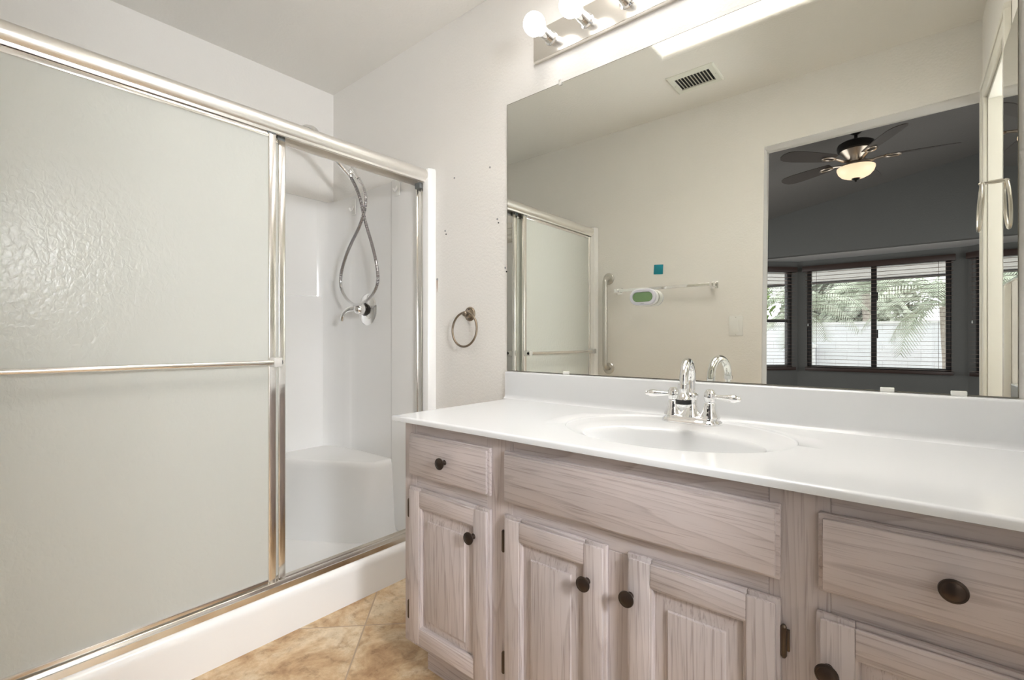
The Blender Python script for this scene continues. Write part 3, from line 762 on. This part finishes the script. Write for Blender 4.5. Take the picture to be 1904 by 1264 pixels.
pf = [(1.4635, CT - .012), (1.4295, CT - .012), (1.430, CT - .0002), (1.434, CT + .0008), (1.4385, CT + .0035), (1.442, CT + .009), (1.443, CT + .016), (1.443, .894), (1.4445, .8985), (1.449, .9005), (1.4635, .9005)]
m.loops([[(CXL - .018, y, z) for y, z in pf], [(.253, y, z) for y, z in pf]], 'marble', True, True, True)
part('backsplash', m, ct, smooth=50)
part('side_splash', MB().box((.234, .892, CT - .001), (.253, 1.443, .898), 'marble', .003), ct)

# ------------------------------------------------------------------ faucet
fx, fy = -.474, 1.369; fz = CT - .005
fa = thing('faucet', 'chrome two-handle centreset faucet with a high arched spout on the basin rim', 'faucet', (fx, fy, fz))
def stad(hx, hy, z, n=14):
    r = hy; pts = []
    for i in range(n + 1):
        a = -PI / 2 + PI * i / n; pts.append((fx + hx - r + r * math.cos(a), fy + r * math.sin(a), z))
    for i in range(n + 1):
        a = PI / 2 + PI * i / n; pts.append((fx - hx + r + r * math.cos(a), fy + r * math.sin(a), z))
    return pts
m = MB().loops([stad(.084, .033, fz - .004), stad(.085, .034, fz + .003), stad(.084, .033, fz + .008), stad(.079, .028, fz + .0125), stad(.077, .027, fz + .014), stad(.0765, .0265, fz + .019), stad(.073, .023, fz + .0225), stad(.071, .021, fz + .023)], 'chrome', True, True, True)
part('base_plate', m, fa)
m = MB().lathe([(.031, .021), (.030, .025), (.022, .036), (.018, .052), (.0175, .07), (.019, .074), (.0215, .077), (.0215, .081), (.016, .084), (.0125, .087)], (fx, fy, fz), 'chrome', seg=32)
sd = Vector((.165, -.986, 0)); rad = .0575; zs = .9085      # arched spout, turned a little to the right
sp = [Vector((fx, fy, fz + .08)), Vector((fx, fy, fz + .1)), Vector((fx, fy, zs))]
for k in range(1, 13):
    t = PI * k / 12; sp.append(Vector((fx, fy, zs + rad * math.sin(t))) + sd * (rad - rad * math.cos(t)))
spp = smooth_path(sp, 4)
m.tube(spp, [.0128 - .0018 * i / len(spp) for i in range(len(spp))], 'chrome', 20)
tp = Vector((fx, fy, 0)) + sd * 2 * rad
m.lathe([(.0112, .002), (.0135, .001), (.0135, -.010), (.0118, -.012)], (tp.x, tp.y, zs), 'chrome', seg=24)
part('spout', m, fa)
ax = (tp.x, tp.y, zs - .008)
m = MB().lathe([(.009, .0), (.008, -.010), (.006, -.013), (.008, -.016), (.013, -.022), (.0175, -.028), (.0195, -.032), (.0195, -.044), (.017, -.050), (.013, -.053), (.001, -.054)], ax, 'chrome', (0, .0, 1), 28)
aer = part('aerator', m, fa, 'swivel spray aerator')
part('grip_band', MB().lathe([(.019, -.031), (.0202, -.032), (.0202, -.0425), (.019, -.0435)], ax, 'dark', seg=28), aer, 'dark band')
for sg in (-1, 1):
    hx = fx + sg * .0515
    m = MB().lathe([(.0265, .021), (.0255, .026), (.0205, .036), (.0175, .05), (.0165, .060), (.0155, .0615), (.0135, .0625), (.0135, .065), (.0155, .066), (.0165, .070), (.0165, .083), (.0155, .089), (.0115, .0935), (.010, .097), (.004, .0985), (.0005, .0988)], (hx, fy, fz), 'chrome', seg=28)
    d = Vector((sg, -.12, -.02)).normalized()
    lev = [Vector((hx, fy, fz + .079)) + d * t for t in (.010, .02, .035, .05, .06, .068, .073, .076, .079, .0815, .084)]
    m.tube(lev, [.0055, .006, .0075, .0095, .0105, .0100, .0075, .0062, .0068, .0055, .001], 'chrome', 16)
    part('handle', m, fa)

# ================================================================== MIRROR AND THINGS ON THE MIRROR WALL
mi = thing('vanity_mirror', 'large frameless plate mirror above the vanity backsplash', 'mirror', (-.53, YM, .902))
m = MB().box((-1.238, YM - .006, .9025), (.181, YM - .0005, 1.97), 'mirredge')
part('backing', m, mi)
part('mirror_glass', MB().quad([(-1.236, YM - .0062, .9045), (.179, YM - .0062, .9045), (.179, YM - .0062, 1.968), (-1.236, YM - .0062, 1.968)], 'mirror'), mi)
for x in (-.98, -.06): part('top_clip', MB().box((x - .007, YM - .011, 1.960), (x + .007, YM - .0062, 1.982), 'clear', .003).lathe([(.0035, 0), (.002, .002)], (x, YM - .011, 1.978), 'steel', (0, -1, 0), 8), mi, 'clear plastic clip')
for x, wd in ((-.954, .013), (-.038, .0135), (.088, .0135)):
    part('bottom_clip', MB().box((x - wd, YM - .012, .9005), (x + wd, YM - .0063, .912), 'white', .0015), mi, 'white plastic clip')

vl = thing('vanity_light', 'chrome strip light with round white bulbs on the wall above the mirror', 'light fixture', (-.635, YM, 2.139))
m = MB(); px0, px1, pz0, pz1 = -1.096, -.176, 2.080, 2.198
m.loops([rect_loop(px0 + t, px1 - t, pz0 + t, pz1 - t, lambda x, z: (x, YM - d, z)) for t, d in ((0, 0), (0, .0165), (.002, .0195), (.006, .0205))], 'plate', True, False, True)
part('back_plate', m, vl)
bx = [-1.012 + .151 * i for i in range(6)]; bzc = 2.139
for x in bx:
    s = part('socket', MB().lathe([(.026, .0), (.0255, .003), (.020, .006), (.0195, .03), (.0203, .0305), (.0203, .032), (.0195, .0325), (.0195, .054), (.021, .056), (.021, .060), (.018, .061)], (x, YM - .0204, bzc), 'chrome', (0, -1, 0), 28), vl)
    m = MB().lathe([(.0165, .055), (.017, .064), (.021, .070), (.029, .077), (.036, .088), (.0385, .101), (.0375, .113), (.033, .125), (.025, .134), (.013, .1395), (.0005, .141)], (x, YM - .0204, bzc), 'bulb', (0, -1, 0), 28)
    part('bulb', m, s, 'glowing white globe bulb')

# bronze towel ring left of the mirror
tr = thing('towel_ring', 'aged bronze towel ring on the wall between shower and mirror', 'towel ring', (-1.452, YM, 1.14))
cx, cz = -1.452, 1.138
part('rosette', MB().lathe([(.031, 0), (.031, .003), (.027, .007), (.025, .0065), (.018, .010), (.011, .018), (.010, .028), (.012, .034), (.009, .040), (.001, .042)], (cx, YM, cz), 'bronze', (0, -1, 0), 32), tr)
for sz in (-.02, .02): part('screw', MB().lathe([(.004, .0), (.0035, .002), (.001, .0025)], (cx + .001, YM - .008, cz + sz), 'dark', (0, -1, 0), 10), tr)
rr = .073
part('ring', MB().tube([(cx + rr * math.sin(a), YM - .030 - .010 * (1 - math.cos(a)) * .5, cz - rr + .006 + rr * math.cos(a)) for a in [2 * PI * i / 64 for i in range(64)]], .0047, 'bronze', 12, closed=True), tr)
def anchor(x, z, label, two=False):
    m = MB().lathe([(.0045, 0), (.004, .0018), (.0018, .002), (.0012, .0004)], (x, YM, z), 'patch', (0, -1, 0), 10)
    if two: m.lathe([(.0035, 0), (.003, .0015), (.001, .001)], (x + .006, YM, z - .016), 'dark', (0, -1, 0), 8)
    tag(obj('wall_anchor', m), label, 'wall anchor', 'old screw anchors left in the wall')
anchor(-1.55, 1.746, 'old screw anchor in the wall just right of the shower header')
anchor(-1.336, 1.744, 'old screw anchor high on the wall, closest to mirror top corner')
anchor(-1.295, 1.522, 'pair of screw holes in the wall left of the mirror, above the bronze ring', True)
anchor(-1.61, 1.52, 'pair of small screw holes in the wall beside the white shower jamb', True)
anchor(-1.252, 1.318, 'pair of dark screw holes touching the left edge of the mirror', True)
m = MB().prism([(-1.667, YM, 1.305), (-1.662, YM, 1.305), (-1.6635, YM, 1.27), (-1.664, YM, 1.245), (-1.6665, YM, 1.27)], (0, -.0012, 0), 'rust').lathe([(.006, 0), (.004, .002), (.001, .0025)], (-1.6645, YM, 1.305), 'patch', (0, -1, 0), 8)
tag(obj('rust_drip', m), 'thin rusty drip stain down the wall beside the white shower jamb', 'stain')

# little clock stuck on the mirror
ck = thing('suction_clock', 'small oval white clock with a green display stuck on the mirror', 'clock', (-.647, YM - .0065, 1.163))
def oval(hx, hz, y, cx=-.647, cz=1.1625, n=12):
    pts = []
    for i in range(n + 1):
        a = -PI / 2 + PI * i / n; pts.append((cx + hx - hz + hz * math.cos(a), y, cz + hz * math.sin(a)))
    for i in range(n + 1):
        a = PI / 2 + PI * i / n; pts.append((cx - hx + hz + hz * math.cos(a), y, cz + hz * math.sin(a)))
    return pts
part('case', MB().loops([oval(.036, .019, 1.4555), oval(.042, .0245, 1.453), oval(.043, .0255, 1.445), oval(.0435, .026, 1.432)], 'white', True, True, True), ck)
part('bezel', MB().loops([oval(.0435, .026, 1.432), oval(.0435, .026, 1.426), oval(.041, .0235, 1.4235), oval(.0345, .0165, 1.4235), oval(.0335, .0155, 1.4255)], 'clockgrey', True, True, True), ck, 'pale grey rim')
part('display', MB().loops([oval(.0332, .0153, 1.4256), oval(.033, .015, 1.4245)], 'lcd', True, True, True), ck, 'green liquid crystal display')
part('maker_mark', MB().box((-.652, 1.4228, 1.1408), (-.641, 1.4236, 1.1428), 'patch'), ck)

# ================================================================== THINGS SEEN ONLY IN THE MIRROR
gx, gz0, gz1 = -1.59, .832, 1.448
gb = thing('grab_bar', 'vertical brushed steel grab bar on the wall beside the shower', 'grab bar', (gx, YS, gz0))
for z in (gz0, gz1): part('flange', MB().lathe([(.040, 0), (.040, .006), (.036, .010), (.020, .011)], (gx, YS, z), 'steel', (0, 1, 0), 28), gb)
gp = smooth_path([(gx, YS + .004, gz0), (gx, YS + .03, gz0 + .003), (gx, YS + .052, gz0 + .018), (gx, YS + .056, gz0 + .06), (gx, YS + .056, (gz0 + gz1) / 2), (gx, YS + .056, gz1 - .06), (gx, YS + .052, gz1 - .018), (gx, YS + .03, gz1 - .003), (gx, YS + .004, gz1)], 6)
part('bar', MB().tube(gp, .0165, 'steel', 18), gb)
tb = thing('towel_bar', 'long flat chrome towel bar on the wall beside the bedroom opening', 'towel bar', (-1.19, YS, 1.355))
for x in (-1.505, -.887):
    p = MB().box((x - .022, YS, 1.333), (x + .022, YS + .008, 1.377), 'chrome', .003).box((x - .013, YS + .008, 1.342), (x + .013, YS + .066, 1.368), 'chrome', .004)
    part('post', p, tb)
part('bar', MB().box((-1.50, YS + .046, 1.346), (-.892, YS + .056, 1.365), 'chrome', .002), tb)
m = MB().box((-.031, 0, -.031), (.031, .004, .031), 'teal', .003)
m.xf(Matrix.Translation((-1.234, YS, 1.48)) @ Matrix.Rotation(R(3), 4, 'Y'))
tag(obj('square_sticker', m), 'small square teal plaque stuck on the wall above the towel bar', 'sticker')
sw = thing('light_switch', 'white rocker light switch on the wall beside the bedroom opening', 'light switch', (-.768, YS, 1.107))
part('cover_plate', MB().box((-.806, YS, 1.05), (-.73, YS + .006, 1.165), 'white', .003), sw)
m = MB().prism([(-.785, YS + .006, 1.073), (-.785, YS + .0075, 1.073), (-.785, YS + .011, 1.108), (-.785, YS + .0075, 1.142), (-.785, YS + .006, 1.142)], (.034, 0, 0), 'white')
part('rocker', m, sw)
for z in (1.057, 1.158): part('screw', MB().lathe([(.003, 0), (.002, .001)], (-.768, YS + .006, z), 'steel', (0, 1, 0), 8), sw)
# ceiling vent
vx0, vx1, vy0, vy1 = -1.016, -.766, .182, .390
ve = thing('ceiling_vent', 'white louvred air vent in the bathroom ceiling', 'vent', ((vx0 + vx1) / 2, (vy0 + vy1) / 2, ZC))
ix0, ix1, iy0, iy1 = vx0 + .033, vx1 - .033, vy0 + .038, vy1 - .038
m = MB().loops([rect_loop(vx0 + t, vx1 - t, vy0 + t, vy1 - t, lambda x, y: (x, y, ZC - d)) for t, d in ((0, 0), (.001, .004), (.008, .0075))], 'vent')
m.loops([rect_loop(vx0 + .008, vx1 - .008, vy0 + .008, vy1 - .008, lambda x, y: (x, y, ZC - .0075)), rect_loop(ix0, ix1, iy0, iy1, lambda x, y: (x, y, ZC - .0085)), rect_loop(ix0, ix1, iy0, iy1, lambda x, y: (x, y, ZC - .0012))], 'vent')
part('grille_frame', m, ve)
part('duct_shade', MB().quad([(ix0, iy0, ZC - .0012), (ix1, iy0, ZC - .0012), (ix1, iy1, ZC - .0012), (ix0, iy1, ZC - .0012)], 'dark'), ve)  # flat near-black sheet drawn for the shade behind the louvres
m = MB(); n = 11
for k in range(1, n):
    x = ix0 + (ix1 - ix0) * k / n
    m.prism([(x - .0055, iy0, ZC - .0015), (x + .0035, iy0, ZC - .008), (x + .0045, iy0, ZC - .008), (x - .0045, iy0, ZC - .0015)], (0, iy1 - iy0, 0), 'vent')
part('louvres', m, ve)
for x in (vx0 + .017, vx1 - .017): part('screw', MB().lathe([(.004, 0), (.003, .0015)], (x, (vy0 + vy1) / 2, ZC - .0078), 'steel', (0, 0, -1), 8), ve)
# medicine cabinet and nickel ring on the east wall
mc = thing('medicine_cabinet', 'mirrored medicine cabinet on the side wall, reflected at mirror right edge', 'cabinet', (.23, 1.19, 1.185))
part('body', MB().box((.212, 1.02, 1.19), (XR, 1.40, 1.83), 'trim', .002), mc)
d = part('door', MB().box((.206, 1.009, 1.182), (.2115, 1.41, 1.838), 'mirredge', .001), mc)
part('mirror_glass', MB().quad([(.2058, 1.011, 1.184), (.2058, 1.408, 1.184), (.2058, 1.408, 1.836), (.2058, 1.011, 1.836)], 'mirror'), d)
part('edge_strip', MB().box((.2045, 1.009, 1.178), (.2125, 1.41, 1.1835), 'alu', .001), d)
nr = thing('towel_ring', 'brushed nickel oval towel ring on a long arm, reflected at mirror right edge', 'towel ring', (XR, .82, 1.518))
am = [(XR, .82, 1.518), (.245, .82, 1.518), (.225, .82, 1.518), (.205, .82, 1.518), (.19, .82, 1.518), (.176, .82, 1.517), (.171, .82, 1.517)]
part('arm', MB().lathe([(.024, 0), (.023, .004), (.012, .007)], (XR, .82, 1.518), 'nickel', (-1, 0, 0), 24).tube(am, [.0045, .005, .0062, .0058, .0042, .0055, .002], 'nickel', 14), nr)
part('ring', MB().tube([(.176 + .004 * math.cos(a), .82 + .052 * math.sin(a), 1.518 - .074 + .074 * math.cos(a)) for a in [2 * PI * i / 56 for i in range(56)]], (.0046), 'nickel', 12, closed=True), nr)
